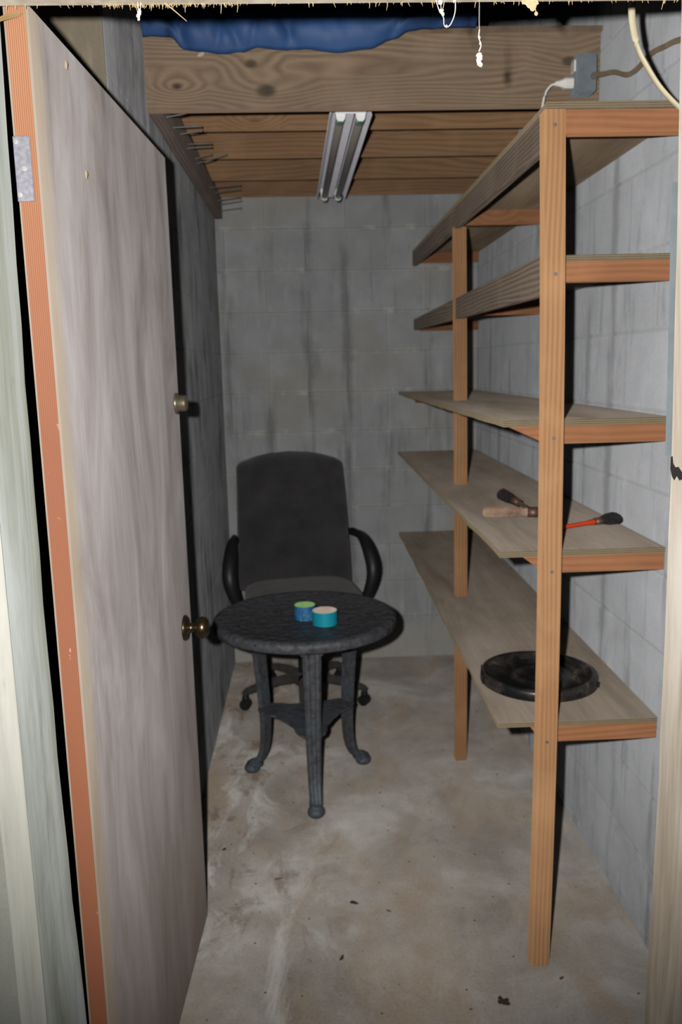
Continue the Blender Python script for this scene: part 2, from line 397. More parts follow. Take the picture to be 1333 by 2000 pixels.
def mobj(name, bm, mat, parent=None, loc=(0, 0, 0), smooth=False, mats=None):
    me = bpy.data.meshes.new(name); bm.normal_update(); bm.to_mesh(me); bm.free()
    for x in (mats or [mat]): me.materials.append(x)
    if smooth:
        for p in me.polygons: p.use_smooth = True
    o = bpy.data.objects.new(name, me); o.location = loc
    return link(o, parent)

def box_bm(sx, sy, sz, bev=0.0):
    bm = bmesh.new(); bmesh.ops.create_cube(bm, size=1.0)
    bmesh.ops.scale(bm, vec=(sx, sy, sz), verts=bm.verts)
    if bev > 0: bmesh.ops.bevel(bm, geom=bm.edges[:], offset=bev, segments=1, affect='EDGES')
    return bm

def box(name, x0, x1, y0, y1, z0, z1, mat, parent=None, bev=0.0015):
    """axis-aligned board given in room coordinates"""
    c = Vector(((x0 + x1) / 2, (y0 + y1) / 2, (z0 + z1) / 2))
    return mobj(name, box_bm(x1 - x0, y1 - y0, z1 - z0, bev), mat, parent, c - absloc(parent))

def empty(name, loc=(0, 0, 0), rz=0.0):
    o = bpy.data.objects.new(name, None); o.location = loc; o.rotation_euler = (0, 0, rz); o.empty_display_size = 0.05
    return link(o)

def tag(o, label, cat=None, group=None, kind=None):
    if label: o['label'] = label
    if cat: o['category'] = cat
    if group: o['group'] = group
    if kind: o['kind'] = kind
    return o

def struct(o, label=None, cat=None): return tag(o, label, cat, None, 'structure')

def lathe_bm(prof, n=32, axis='Z'):
    """profile of (r, h); closed at both ends when r is 0"""
    bm = bmesh.new(); rings = []
    for r, h in prof:
        if r < 1e-6: rings.append([bm.verts.new((0, 0, h))])
        else: rings.append([bm.verts.new((r * math.cos(2 * PI * i / n), r * math.sin(2 * PI * i / n), h)) for i in range(n)])
    for a, b in zip(rings, rings[1:]):
        for i in range(n):
            j = (i + 1) % n
            if len(a) == 1 and len(b) == 1: continue
            if len(a) == 1: bm.faces.new((a[0], b[j], b[i]))
            elif len(b) == 1: bm.faces.new((a[i], a[j], b[0]))
            else: bm.faces.new((a[i], a[j], b[j], b[i]))
    bmesh.ops.recalc_face_normals(bm, faces=bm.faces)
    if axis == 'X': bmesh.ops.rotate(bm, cent=(0, 0, 0), matrix=Matrix.Rotation(PI / 2, 3, 'Y'), verts=bm.verts)
    if axis == 'Y': bmesh.ops.rotate(bm, cent=(0, 0, 0), matrix=Matrix.Rotation(-PI / 2, 3, 'X'), verts=bm.verts)
    return bm

def tube_bm(pts, rad, n=8, flat=1.0, caps=True, bm=None, up=Vector((0, 0, 1))):
    """round or flattened tube through points; rad number or list; flat squashes the second axis"""
    bm = bm or bmesh.new(); pts = [Vector(p) for p in pts]
    rads = rad if isinstance(rad, (list, tuple)) else [rad] * len(pts)
    rings = []
    for i, p in enumerate(pts):
        t = (pts[min(i + 1, len(pts) - 1)] - pts[max(i - 1, 0)]).normalized()
        u = up if abs(t.dot(up)) < 0.95 else Vector((0, 1, 0))
        a = t.cross(u).normalized(); b = a.cross(t).normalized()
        r = rads[i]; rx, ry = r if isinstance(r, (tuple, list)) else (r, r * flat)
        rings.append([bm.verts.new(p + a * rx * math.cos(2 * PI * k / n) + b * ry * math.sin(2 * PI * k / n)) for k in range(n)])
    for A, B in zip(rings, rings[1:]):
        for k in range(n):
            bm.faces.new((A[k], A[(k + 1) % n], B[(k + 1) % n], B[k]))
    if caps:
        bm.faces.new(list(reversed(rings[0]))); bm.faces.new(rings[-1])
    bmesh.ops.recalc_face_normals(bm, faces=bm.faces)
    return bm

def smooth_pts(pts, k=6):
    """Catmull-Rom through points"""
    P = [Vector(p) for p in pts]; P = [2 * P[0] - P[1]] + P + [2 * P[-1] - P[-2]]; out = []
    for i in range(1, len(P) - 2):
        for j in range(k):
            t = j / k; a, b, c, d = P[i - 1:i + 3]
            out.append(0.5 * ((2 * b) + (c - a) * t + (2 * a - 5 * b + 4 * c - d) * t * t + (3 * b - a - 3 * c + d) * t ** 3))
    out.append(P[-2]); return out

def loft_bm(rings, cap=True):
    bm = bmesh.new(); R = [[bm.verts.new(v) for v in r] for r in rings]; n = len(R[0])
    for A, B in zip(R, R[1:]):
        for k in range(n): bm.faces.new((A[k], A[(k + 1) % n], B[(k + 1) % n], B[k]))
    if cap: bm.faces.new(list(reversed(R[0]))); bm.faces.new(R[-1])
    bmesh.ops.recalc_face_normals(bm, faces=bm.faces); return bm

# ================================================================= THE ROOM
XL, XR, YB = -0.427, 0.842, 4.18          # faces of left, right and back wall
YF = 2.0                                  # the left block wall starts here; a recess beside the door in front of it
XREC = -0.56
ZT = 3.25
CH, CL, J = 0.195, 0.39, 0.007            # block course, block length, joint

struct(box('floor', -0.75, 1.0, 1.10, 4.40, -0.12, 0.0, M['floor'], bev=0), 'stained grey concrete floor slab of the store room', 'floor')
struct(box('ground', -3.0, 3.2, -3.0, 1.10, -0.14, -0.02, M['ground'], bev=0), 'plain concrete ground outside the doorway', 'ground')

BLK = {}
def block_mesh(kind, length, mat):
    k = (kind, round(length, 3))
    if k not in BLK:
        jj, bv = (0.003, 0.0012) if kind == 'left' else (J, 0.0035)
        bm = box_bm(length - jj, 0.05, CH - jj, bv)
        me = bpy.data.meshes.new('block'); bm.to_mesh(me); bm.free(); me.materials.append(mat); BLK[k] = me
    return BLK[k]

def block_wall(name, u0, u1, place, rot, mat, kind, label, z1=ZT, phase=0.0):
    """courses of blocks proud of a mortar slab; place(u, depth) -> x, y of a point on the wall face"""
    a, b = place(u0, 0.003), place(u1, 0.16)
    wall = box(name, min(a[0], b[0]), max(a[0], b[0]), min(a[1], b[1]), max(a[1], b[1]), 0, z1, M['mortar_' + kind], bev=0)
    struct(wall, label, 'wall')
    zc = 0.028 - CH; row = 0
    while zc < z1 - 0.02:
        z0c, z1c = max(zc, 0.0), min(zc + CH, z1)
        u = u0 - CL + ((row % 2) * CL / 2 + phase) % CL
        while u < u1:
            s, e = max(u, u0), min(u + CL, u1)
            if e - s > 0.03 and z1c - z0c > 0.02:
                me = block_mesh(kind, e - s, mat)
                o = bpy.data.objects.new('block', me)
                x, y = place((s + e) / 2, 0.025 - random.uniform(0.0, 0.0012))
                o.location = Vector((x, y, (z0c + z1c) / 2)) - wall.location
                o.rotation_euler = (0, 0, rot)
                o.scale = (1, 1, (z1c - z0c - 0.004) / (CH - 0.004))
                link(o, wall)
            u += CL
        zc += CH; row += 1
    return wall

block_wall('wall_back', XL - 0.001, XR + 0.001, lambda u, d: (u, YB + d), 0, M['block_back'], 'back', 'grey concrete block wall closing the far end', phase=0.235)
block_wall('wall_right', 1.262, YB, lambda u, d: (XR + d, u), PI / 2, M['block_right'], 'right', 'pale grey concrete block wall behind the shelving', phase=0.17)
block_wall('wall_left', YF + 0.003, YB, lambda u, d: (XL - d, u), PI / 2, M['block_left'], 'left', 'dark streaked concrete block wall beside the open door', phase=0.1)

# recess beside the door, end face of the left wall
struct(box('wall_recess', XREC - 0.05, XREC, 1.262, YF, 0, ZT, M['stucco'], bev=0), 'narrow recessed wall hidden behind the open door', 'wall')
struct(box('wall_end', XREC - 0.05, XL - 0.001, YF - 0.012, YF + 0.002, 0, ZT, M['plaster_tan'], bev=0.003), 'tan plastered end face of the left block wall above the door', 'wall')

# front wall with the doorway
struct(box('wall_front', -2.4, -0.450, 1.118, 1.262, -0.02, ZT, M['stucco'], bev=0), 'plain grey outer wall beside the door jamb', 'wall')
struct(box('wall_front_right', 0.588, 2.4, 1.118, 1.262, -0.02, ZT, M['stucco'], bev=0), 'plain grey outer wall on the latch side of the doorway', 'wall')
struct(box('wall_front_top', -0.450, 0.588, 1.118, 1.245, 2.10, ZT, M['stucco'], bev=0), 'plain grey outer wall above the lintel', 'wall')
struct(box('roof', -0.75, 1.02, 1.10, 4.40, ZT + 0.001, ZT + 0.05, M['roof'], bev=0), 'dark board roof high above the loft', 'roof')

# ---------------------------------------------------------------- door frame
def bowed(name, x0, x1, y0, y1, z0, z1, bow, mat, seed, rough=0.0012):
    """upright timber with slightly wandering arrises"""
    rnd = random.Random(seed); n = 26; rings = []
    for i in range(n):
        t = i / (n - 1); z = z0 + (z1 - z0) * t; b = bow(t)
        j = lambda: rnd.uniform(-rough, rough)
        c = 0.002
        rings.append([(x0 + b + j(), y0 + c, z), (x0 + b + c, y0 + j(), z), (x1 + b - c, y0 + j(), z), (x1 + b + j(), y0 + c, z),
                      (x1 + b + j(), y1 - c, z), (x1 + b - c, y1 + j() * 0.3, z), (x0 + b + c, y1 + j() * 0.3, z), (x0 + b + j(), y1 - c, z)])
    return mobj(name, loft_bm(rings), mat)

jl = struct(bowed('trim_1', -0.449, -0.407, 1.10, 1.25, 0.0, 2.09, lambda t: 0.003 - 0.011 * max(0, 1 - ((t * 2.09 - 1.22) / 0.82) ** 2), M['jamb_left'], 3),
            'weathered grey-green timber door jamb on the hinge side', 'door jamb')
box('casing', -0.4495, -0.413, 1.090, 1.0985, 0.0, 2.09, M['casing'], jl, 0.002)
jr = struct(bowed('trim_2', 0.545, 0.587, 1.10, 1.255, 0.0, 2.09, lambda t: 0.012 * math.sin(PI * t) - 0.009 * max(0, t - 0.5) * 2, M['jamb_right'], 5),
            'pale worn timber door jamb on the latch side', 'door jamb')
_r = []
for k in range(9):
    z = 1.372 + 0.40 * k / 8; t = z / 2.09; b = 0.545 + 0.012 * math.sin(PI * t) - 0.009 * max(0, t - 0.5) * 2
    _r.append([(b - 0.0052, 1.2556, z), (b + 0.004, 1.2556, z), (b + 0.004, 1.262, z), (b - 0.0052, 1.262, z)])
mobj('latch_strip', loft_bm(_r), M['strip_grey'], jr)
_pz = [(1.221, 1.338), (1.232, 1.344), (1.240, 1.336), (1.248, 1.341), (1.2549, 1.352), (1.2549, 1.3705), (1.249, 1.372), (1.246, 1.361), (1.238, 1.356), (1.228, 1.358), (1.216, 1.352), (1.205, 1.349), (1.203, 1.343), (1.214, 1.341)]
mobj('latch_hole', loft_bm([[(0.5535, y, z) for y, z in _pz], [(0.5562, y, z) for y, z in _pz]]), M['black_gap'], jr)
lt = struct(box('trim_3', -0.4065, 0.534, 1.10, 1.25, 2.011, 2.099, M['lintel'], bev=0.002), 'rough tan timber lintel over the doorway', 'lintel')

# dry fibres and web fringe along the lower back arris of the lintel: nobody could count them
fb = bmesh.new(); rf = random.Random(11)
for i in range(230):
    x = rf.uniform(-0.40, 0.53)
    if rf.random() < 0.45: x = rf.uniform(-0.26, -0.08)
    L = rf.uniform(0.002, 0.007) * (2.0 if rf.random() < 0.12 else 1)
    p = Vector((x, 1.249 - rf.uniform(0, 0.006), 2.0125)); q = p + Vector((rf.uniform(-0.5, 0.5) * L, rf.uniform(-.2, .3) * L, -L))
    tube_bm([p, (p + q) / 2 + Vector((rf.uniform(-.001, .001), 0, 0)), q], [0.0007, 0.0005, 0.0003], 4, bm=fb)
fo = mobj('fibre_fringe', fb, M['straw'], lt, -lt.location); fo['kind'] = 'stuff'

# ---------------------------------------------------------------- the door, standing open against the recess
DX, DY = -0.4065, 1.262
door = empty('door_1', (DX, DY, 0.0)); door.rotation_euler = (0, 0, math.radians(-2.85))
struct(door, 'flat plywood door standing open with orange timber hinge edge', 'door')
DW, DT, DH = 0.862, 0.036, 2.019
mobj('door_core', box_bm(DT - 0.008, DW, DH - 0.012, 0.001), M['door_edge'], door, (DT / 2, DW / 2, 0.012 + (DH - 0.012) / 2))
def skin(x):
    bm = box_bm(0.004, DW, DH - 0.012, 0.0006)
    bmesh.ops.translate(bm, vec=(0, DW / 2, (DH - 0.012) / 2), verts=bm.verts)
    return mobj('door_face', bm, M['door_skin'], door, (x, 0, 0.012))
skin(DT - 0.002)
sk_ = skin(0.002); sk_.location.y = 0.004; sk_.scale.y = (DW - 0.004) / DW
hg = mobj('hinge', box_bm(0.024, 0.0025, 0.088, 0.0008), M['steel'], door, (0.0125, -0.001, 1.804))
for sx, sz in ((-0.007, 0.036), (0.002, 0.0), (-0.007, -0.035)):
    s = lathe_bm([(0, 0), (0.0042, 0), (0.0036, 0.0014), (0, 0.0016)], 14, 'Y')
    bmesh.ops.rotate(s, cent=(0, 0, 0), matrix=Matrix.Rotation(PI, 3, 'X'), verts=s.verts)
    so = mobj('screw', s, M['screw'], hg, (sx, -0.0013, sz))
# door knob on its round rose, and the thumb-turn above
def knob_prof(): return [(0, 0), (0.032, 0), (0.033, 0.004), (0.027, 0.009), (0.012, 0.012), (0.011, 0.026), (0.016, 0.030), (0.025, 0.037), (0.028, 0.046), (0.0265, 0.055), (0.019, 0.061), (0, 0.063)]
kn = mobj('doorknob', lathe_bm(knob_prof(), 32, 'X'), M['brass'], door, (DT, 0.775, 0.877), True)
db = mobj('deadbolt', lathe_bm([(0, 0), (0.026, 0), (0.0265, 0.004), (0.020, 0.007), (0.0195, 0.024), (0.017, 0.027), (0, 0.027)], 28, 'X'), M['brass_dull'], door, (DT, 0.828, 1.437), True)
mobj('knob_back', lathe_bm([(0, 0), (0.032, 0), (0.033, -0.004), (0.014, -0.012), (0.012, -0.024), (0.024, -0.032), (0.024, -0.046), (0, -0.052)], 24, 'X'), M['brass'], door, (0, 0.775, 0.877), True)

# small cocoons and a splinter stuck to the door
def cocoon(loc, rot, ln, r, label, mat=M['mud'], grp=None):
    bm = tube_bm(smooth_pts([(0, 0, 0), (0.0006, 0, ln * 0.3), (-0.0004, 0, ln * 0.7), (0, 0, ln)], 4),
                 [r * (0.35 + 0.65 * math.sin(PI * min(1, max(0.06, i / 12)))) for i in range(13)], 8)
    o = mobj('cocoon', bm, mat, None, loc, True); o.rotation_euler = rot
    return tag(o, label, 'cocoon', grp)
c1 = cocoon((-0.3570, 1.462, 1.846), (math.radians(205), 0, 0), 0.013, 0.0022, 'tiny pale insect cocoon on the door face level with the hinge')
c2 = cocoon((-0.3602, 1.398, 1.992), (math.radians(212), 0, 0), 0.012, 0.0022, 'tiny pale insect cocoon high on the door near its top edge')
mt = mobj('mud_tube', tube_bm(smooth_pts([(-0.4085, 1.2475, 1.993), (-0.396, 1.2505, 1.9985), (-0.387, 1.2555, 2.002), (-0.378, 1.2585, 2.0055)], 4),
          [0.0024, 0.0028, 0.0031, 0.0033, 0.0034, 0.0034, 0.0033, 0.0032, 0.003, 0.0027, 0.0022, 0.0015, 0.0008], 8), M['mud_dark'], None, (0, 0, 0), True)
tag(mt, 'tan mud tube bridging jamb and door at the top corner', 'mud tube')

# ---------------------------------------------------------------- loft: beam, joists, ledger, deck
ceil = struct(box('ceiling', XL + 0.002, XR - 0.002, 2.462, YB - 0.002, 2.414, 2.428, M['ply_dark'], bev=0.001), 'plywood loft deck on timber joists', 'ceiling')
box('beam', XL + 0.003, XR - 0.004, 2.470, 2.508, 2.226, 2.4135, M['beam'], ceil, 0.002)
for y in (2.62, 3.01, 3.394, 3.774, 4.135):
    box('joist', XL + 0.004, XR - 0.004, y, y + 0.038, 2.3176, 2.4135, M['joist'], ceil, 0.002)
led = box('ledger_board', XL + 0.001, XL + 0.039, 2.512, YB - 0.003, 2.222, 2.317, M['ledger'], ceil, 0.002)
led2 = box('ledger_board', XR - 0.039, XR - 0.002, 2.512, YB - 0.003, 2.222, 2.317, M['ledger'], ceil, 0.002)
nm = None
for (y, z, tx, tz) in ((2.58, 2.235, 0.075, 0.014), (2.70, 2.240, 0.084, 0.004), (2.86, 2.262, 0.07, 0.01), (3.035, 2.276, 0.077, 0.002), (3.00, 2.254, 0.08, 0.005),
                       (3.227, 2.272, 0.059, 0.014), (3.252, 2.259, 0.112, 0.032), (3.66, 2.26, 0.125, 0.010), (3.87, 2.280, 0.11, 0.012), (3.95, 2.262, 0.105, 0.012),
                       (4.05, 2.262, 0.103, 0.016), (4.10, 2.244, 0.098, 0.012)):
    bm = tube_bm([(-0.012, 0, 0), (tx - 0.003, 0, tz), (tx - 0.003, 0, tz), (tx, 0, tz)], [0.0022, 0.0022, 0.0042, 0.0042], 8)
    mobj('nail', bm, M['dark_steel'], led, Vector((XL + 0.039, y, z)) - absloc(led))

# ---------------------------------------------------------------- fluorescent fixture under the joists
fx = empty('fluorescent_light', (0.147, 2.612, 2.3105)); fx.rotation_euler = (0, 0, math.radians(1.2))
tag(fx, 'unlit two-tube fluorescent strip light fixed below the joists', 'light')
FL = 1.235
prof = [(-0.062, -0.066), (-0.028, -0.030), (-0.028, -0.030), (0.0, -0.052), (0.028, -0.030), (0.062, -0.066), (0.0635, -0.064), (0.034, -0.004), (0.034, 0.0), (-0.034, 0.0), (-0.034, -0.004), (-0.0635, -0.064)]
prof = [(-0.062, -0.068), (-0.046, -0.034), (-0.013, -0.034), (-0.011, -0.060), (0.011, -0.060), (0.013, -0.034), (0.046, -0.034), (0.062, -0.068), (0.0635, -0.066), (0.048, -0.001), (-0.048, -0.001), (-0.0635, -0.066)]
hous = mobj('housing', loft_bm([[(x, 0.0, z) for x, z in prof], [(x, FL, z) for x, z in prof]]), M['enamel'], fx)
for sx in (-0.0295, 0.0295):
    tb = mobj('tube', lathe_bm([(0, 0), (0.0125, 0), (0.0125, FL - 0.09), (0, FL - 0.09)], 16, 'Y'), M['glass_tube'], fx, (sx, 0.045, -0.066), True)
    for yy in (0.0, FL - 0.09 - 0.02):
        mobj('end_cap', lathe_bm([(0.0127, 0), (0.0132, 0), (0.0132, 0.02), (0.0127, 0.02)], 16, 'Y'), M['tube_cap'], tb, (0, yy, 0))
    for yy, m_ in ((0.002, M['socket']), (FL - 0.045, M['socket'])):
        so = empty('s'); bpy.data.objects.remove(so)
        pr = [(-0.016, -0.004), (-0.0165, -0.045), (-0.013, -0.074), (-0.007, -0.082), (0.007, -0.082), (0.013, -0.074), (0.0165, -0.045), (0.016, -0.004)]
        sk = mobj('lamp_socket', loft_bm([[(x, 0, z) for x, z in pr], [(x, 0.022, z) for x, z in pr]]), m_, fx, (sx, yy, 0))
        mobj('socket_rim', box_bm(0.015, 0.023, 0.0025, 0.0006), M['green_edge'], sk, (0, 0.011, -0.0825))
mobj('end_plate', box_bm(0.092, 0.003, 0.060, 0.0008), M['socket'], fx, (0, -0.0015, -0.0315))
mobj('end_plate', box_bm(0.094, 0.003, 0.036, 0.0008), M['socket'], fx, (0, FL + 0.0015, -0.0195))
for yy in (0.43, 1.19):
    mobj('hanger', box_bm(0.02, 0.006, 0.009, 0.0005), M['steel'], fx, (0, yy, 0.0045))

# ================================================================= SHELVING along the right wall
sh = empty('shelving_unit', (0.53, 1.87, 0.0))
tag(sh, 'home-made timber shelving with five plywood shelves along the block wall', 'shelving')
YP, PW, PD = 1.870, 0.045, 0.040
YS = YP + PD + 0.001                       # front arris of the shelves, behind the front post
def post(x_foot, x_mid, x_top, y, ztop, wtop, wmid):
    n = 14; rings = []
    for i in range(n):
        t = i / (n - 1); z = ztop * t
        x = x_foot * (1 - t) * (1 - 2 * t) + x_mid * 4 * t * (1 - t) + x_top * t * (2 * t - 1)
        w = wmid
        rings.append([(x, y + 0.002, z), (x + 0.002, y, z), (x + w - 0.002, y, z), (x + w, y + 0.002, z), (x + w, y + PD, z), (x, y + PD, z)])
    return mobj('post', loft_bm(rings), M['post'], sh, -sh.location)
p1 = post(0.524, 0.532, 0.518, YP, 2.046, 0.042, 0.046)
p2 = post(0.528, 0.527, 0.520, 2.995, 1.985, 0.042, 0.043)
# the shelves: height of top at front / far end, left edge x
SH = [(2.060, 2.060, 0.522, 0.014), (1.752, 1.735, 0.546, 0.013), (1.386, 1.386, 0.447, 0.015), (1.076, 1.086, 0.442, 0.014), (0.645, 0.672, 0.441, 0.013)]
XS = XR - 0.003
for i, (za, zb, xl, th) in enumerate(SH):
    y0 = YP - 0.004 if i == 0 else YS
    y1 = YB - 0.004
    bm = bmesh.new(); nx, ny = 2, 24
    tops, bots = [], []
    rr = random.Random(20 + i)
    for b in range(ny + 1):
        t = b / ny; y = y0 + (y1 - y0) * t; z = za + (zb - za) * t
        e = rr.uniform(-0.0025, 0.0025) if i >= 2 and 0 < b < ny else 0
        tops.append([bm.verts.new((xl + e, y, z)), bm.verts.new((XS, y, z))])
        bots.append([bm.verts.new((xl + e, y, z - th)), bm.verts.new((XS, y, z - th))])
    for b in range(ny):
        f = bm.faces.new((tops[b][0], tops[b][1], tops[b + 1][1], tops[b + 1][0])); f.material_index = 0
        f = bm.faces.new((bots[b][0], bots[b + 1][0], bots[b + 1][1], bots[b][1])); f.material_index = 2
        f = bm.faces.new((tops[b][0], tops[b + 1][0], bots[b + 1][0], bots[b][0])); f.material_index = 1
        f = bm.faces.new((tops[b][1], bots[b][1], bots[b + 1][1], tops[b + 1][1])); f.material_index = 1
    for k in (0, ny):
        f = bm.faces.new((tops[k][0], bots[k][0], bots[k][1], tops[k][1])); f.material_index = 1
    bmesh.ops.recalc_face_normals(bm, faces=bm.faces)
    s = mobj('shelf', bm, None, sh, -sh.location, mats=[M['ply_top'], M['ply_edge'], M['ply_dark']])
    s['label'] = ('topmost plywood shelf resting on the front post', 'second plywood shelf behind a weathered fascia', 'middle plywood shelf with bare dusty top', 'plywood shelf carrying the old paintbrushes', 'lowest plywood shelf carrying the black lid')[i]
    rh = (0.046, 0.044, 0.041, 0.040, 0.040)[i]
    for k, yr in enumerate((YS, 2.995 + PD + 0.001, y1 - 0.04)):
        tz = za + (zb - za) * max(0, (yr - y0) / (y1 - y0)) - th - 0.0006
        if i == 0 and k == 0: xa = p1x = 0.566
        ra = 0.565 if (i < 2 and k == 0) else (0.552 if i < 2 else 0.528)
        yy = YP + 0.003 if (i == 0 and k == 0) else yr
        if i < 2 or k > 0:
            r_ = box('cross_rail', ra, XS - 0.001, yy, yy + 0.038, tz - rh, tz, M['rail'], sh, 0.0015)
        else:      # left end cut off at a slant below the overhanging board
            xe = 0.462 if i == 2 else (0.497 if i == 3 else 0.522)
            xb = 0.55
            pr = [(xe, tz), (XS - 0.001, tz), (XS - 0.001, tz - rh), (xb, tz - rh)]
            bm = loft_bm([[(x, yy, z) for x, z in pr], [(x, yy + 0.038, z) for x, z in pr]])
            mobj('cross_rail', bm, M['rail'], sh, -sh.location)
    # nail head in the front post
    zn = (za - 0.045, za - 0.045, za - 0.04, za - 0.042, za - 0.035)[i]
    xn = (0.541, 0.549, 0.553, 0.555, 0.552)[i]
    bmn = lathe_bm([(0, 0), (0.0042, 0), (0.0038, -0.0012), (0, -0.0015)], 12, 'Y')
    mobj('nail', bmn, M['dark_steel'], sh, Vector((xn, YP - 0.0001, zn)) - sh.location)
# weathered fascia boards on the two upper shelves
def fascia(za, zb, ha, hb, x0, x1, y0, top_drop):
    y1 = YB - 0.005; rings = []
    for i in range(16):
        t = i / 15; y = y0 + (y1 - y0) * t; zt = za + (zb - za) * t - top_drop; h = ha + (hb - ha) * t
        rings.append([(x0, y, zt - 0.001), (x0 + 0.001, y, zt), (x1, y, zt), (x1, y, zt - h), (x0 + 0.002, y, zt - h), (x0, y, zt - h + 0.002)])
    return mobj('fascia_board', loft_bm(rings), M['fascia'], sh, -sh.location)
fascia(2.060, 2.060, 0.075, 0.058, 0.5215, 0.540, YS, 0.0145)
fascia(1.752, 1.735, 0.088, 0.052, 0.5255, 0.5455, YS, 0.0)

# ================================================================= TABLE
TX, TY, TZ = -0.037, 2.855, 0.650
tbl = empty('bistro_table', (TX, TY, 0.0))
tag(tbl, 'round dark grey cast metal table on three curved legs', 'table')
TR = 0.326
mobj('tabletop', lathe_bm([(0, TZ), (TR - 0.035, TZ), (TR - 0.03, TZ + 0.002), (TR - 0.012, TZ + 0.002), (TR - 0.003, TZ - 0.003), (TR, TZ - 0.010), (TR, TZ - 0.028), (TR - 0.004, TZ - 0.033),
                           (TR - 0.012, TZ - 0.033), (TR - 0.014, TZ - 0.012), (0, TZ - 0.012)], 72), M['table_top'], tbl, (0, 0, 0), True)
mobj('ring_brace', lathe_bm([(0.205, TZ - 0.032), (0.225, TZ - 0.032), (0.225, TZ - 0.0125), (0.205, TZ - 0.0125), (0.205, TZ - 0.032)], 40), M['table_leg'], tbl)
def table_leg(ang, rfoot):
    e = bpy.data.objects.new('leg', None)
    # side profile radius(z); section: faceted bar, wide face outwards
    pts = [(0.215, 0.628), (0.213, 0.58), (0.206, 0.48), (0.197, 0.37), (0.19, 0.27), (0.188, 0.20), (0.192, 0.13), (0.203, 0.085), (0.222, 0.05), (rfoot - 0.012, 0.03)]
    wid = [0.033, 0.032, 0.030, 0.0275, 0.026, 0.0245, 0.023, 0.022, 0.021, 0.020]
    dep = [0.020, 0.019, 0.018, 0.017, 0.016, 0.016, 0.016, 0.016, 0.015, 0.014]
    sp = smooth_pts([(r, 0, z) for r, z in pts], 4)
    rings = []
    n = len(sp)
    for i, p in enumerate(sp):
        q = min(i / 4, 9 - 1e-6); a = int(q); f = q - a
        w = wid[a] + (wid[a + 1] - wid[a]) * f; d = dep[a] + (dep[a + 1] - dep[a]) * f
        t = (sp[min(i + 1, n - 1)] - sp[max(i - 1, 0)]).normalized()
        out = Vector((-t.z, 0, t.x)) if t.z < 0 else Vector((t.z, 0, -t.x))
        sy = Vector((0, 1, 0))
        # wide chamfered front with a raised centre rib
        sec = [(-1.0, -0.7), (-1.0, 0.35), (-0.72, 0.75), (-0.38, 0.70), (-0.25, 1.0), (0.25, 1.0), (0.38, 0.70), (0.72, 0.75), (1.0, 0.35), (1.0, -0.7)]
        rings.append([p + sy * w * u + out * d * v for u, v in sec])
    lg = mobj('leg', loft_bm(rings), M['table_leg'], tbl); lg.rotation_euler = (0, 0, ang)
    # scrolled bracket at the head, claw foot at the tip
    for s in (-1, 1):
        b = tube_bm(smooth_pts([(0.222, s * 0.026, 0.575), (0.224, s * 0.040, 0.590), (0.222, s * 0.055, 0.612), (0.216, s * 0.060, 0.632)], 4), [0.006 + 0.006 * k / 12 for k in range(13)], 8)
        mobj('scroll_bracket', b, M['table_leg'], lg, smooth=True)
    ft = bmesh.new(); bmesh.ops.create_uvsphere(ft, u_segments=16, v_segments=10, radius=1.0)
    for v in ft.verts:
        v.co = Vector((v.co.x * 0.031 + rfoot, v.co.y * 0.031, max(v.co.z * 0.022, -0.6 * 0.022) + 0.0132))
    tube_bm([(rfoot - 0.035, 0, 0.045), (rfoot - 0.01, 0, 0.03), (rfoot + 0.012, 0, 0.018)], [0.02, 0.023, 0.02], 8, bm=ft)
    mobj('foot', ft, M['table_leg'], lg, smooth=True)
for ang, rf_ in ((math.radians(-84.5), 0.215), (math.radians(150), 0.255), (math.radians(38), 0.262)):
    table_leg(ang, rf_)
# three-cornered lower plate with hollowed sides
cr = []
for i in range(48):
    a = 2 * PI * i / 48 + math.radians(35)
    k = math.cos(3 * (a - math.radians(35)))
    cr.append((a, 0.118 + 0.066 * max(0, k) ** 1.2 + 0.018 * k))
mobj('lower_plate', loft_bm([[(r * math.cos(a), r * math.sin(a), 0.270) for a, r in cr], [(r * math.cos(a), r * math.sin(a), 0.278) for a, r in cr]]), M['table_leg'], tbl)
mobj('plate_boss', lathe_bm([(0, 0.255), (0.018, 0.258), (0.022, 0.2695), (0, 0.2695)], 16), M['table_leg'], tbl)

# two rolls of tape
def tape(loc, r, ri, h, mo, mc, label, top):
    e = empty('tape_roll', loc); tag(e, label, 'tape')
    mobj('tape_layer', lathe_bm([(ri + 0.003, 0), (r - 0.0008, 0), (r, 0.001), (r, h - 0.001), (r - 0.0008, h), (ri + 0.003, h), (ri + 0.003, 0)], 40), mo, e, smooth=False)
    mobj('core', lathe_bm([(ri, 0), (ri + 0.0029, 0), (ri + 0.0029, h + 0.0006), (ri, h + 0.0006), (ri, 0)], 40), mc, e)
tape((0.032, 2.738, TZ + 0.0025), 0.043, 0.0385, 0.048, M['teal'], M['tape_core'], 'teal tape roll with pale card core standing on the table', None)
tape((-0.036, 2.806, TZ + 0.0025), 0.038, 0.033, 0.050, M['pattern_tape'], M['green_core'], 'blue patterned tape roll with green core on the table', None)

# ================================================================= OFFICE CHAIR
CX, CY = -0.058, 3.655
ch = empty('office_chair', (CX, CY, 0.0), math.radians(9))
tag(ch, 'charcoal fabric swivel office chair with looped black arms behind the table', 'chair')
def sup(w, d, n, p=0.28):
    o = []
    for i in range(n):
        a = 2 * PI * i / n; c, s = math.cos(a), math.sin(a)
        o.append((w * math.copysign(abs(c) ** p, c), d * math.copysign(abs(s) ** p, s)))
    return o
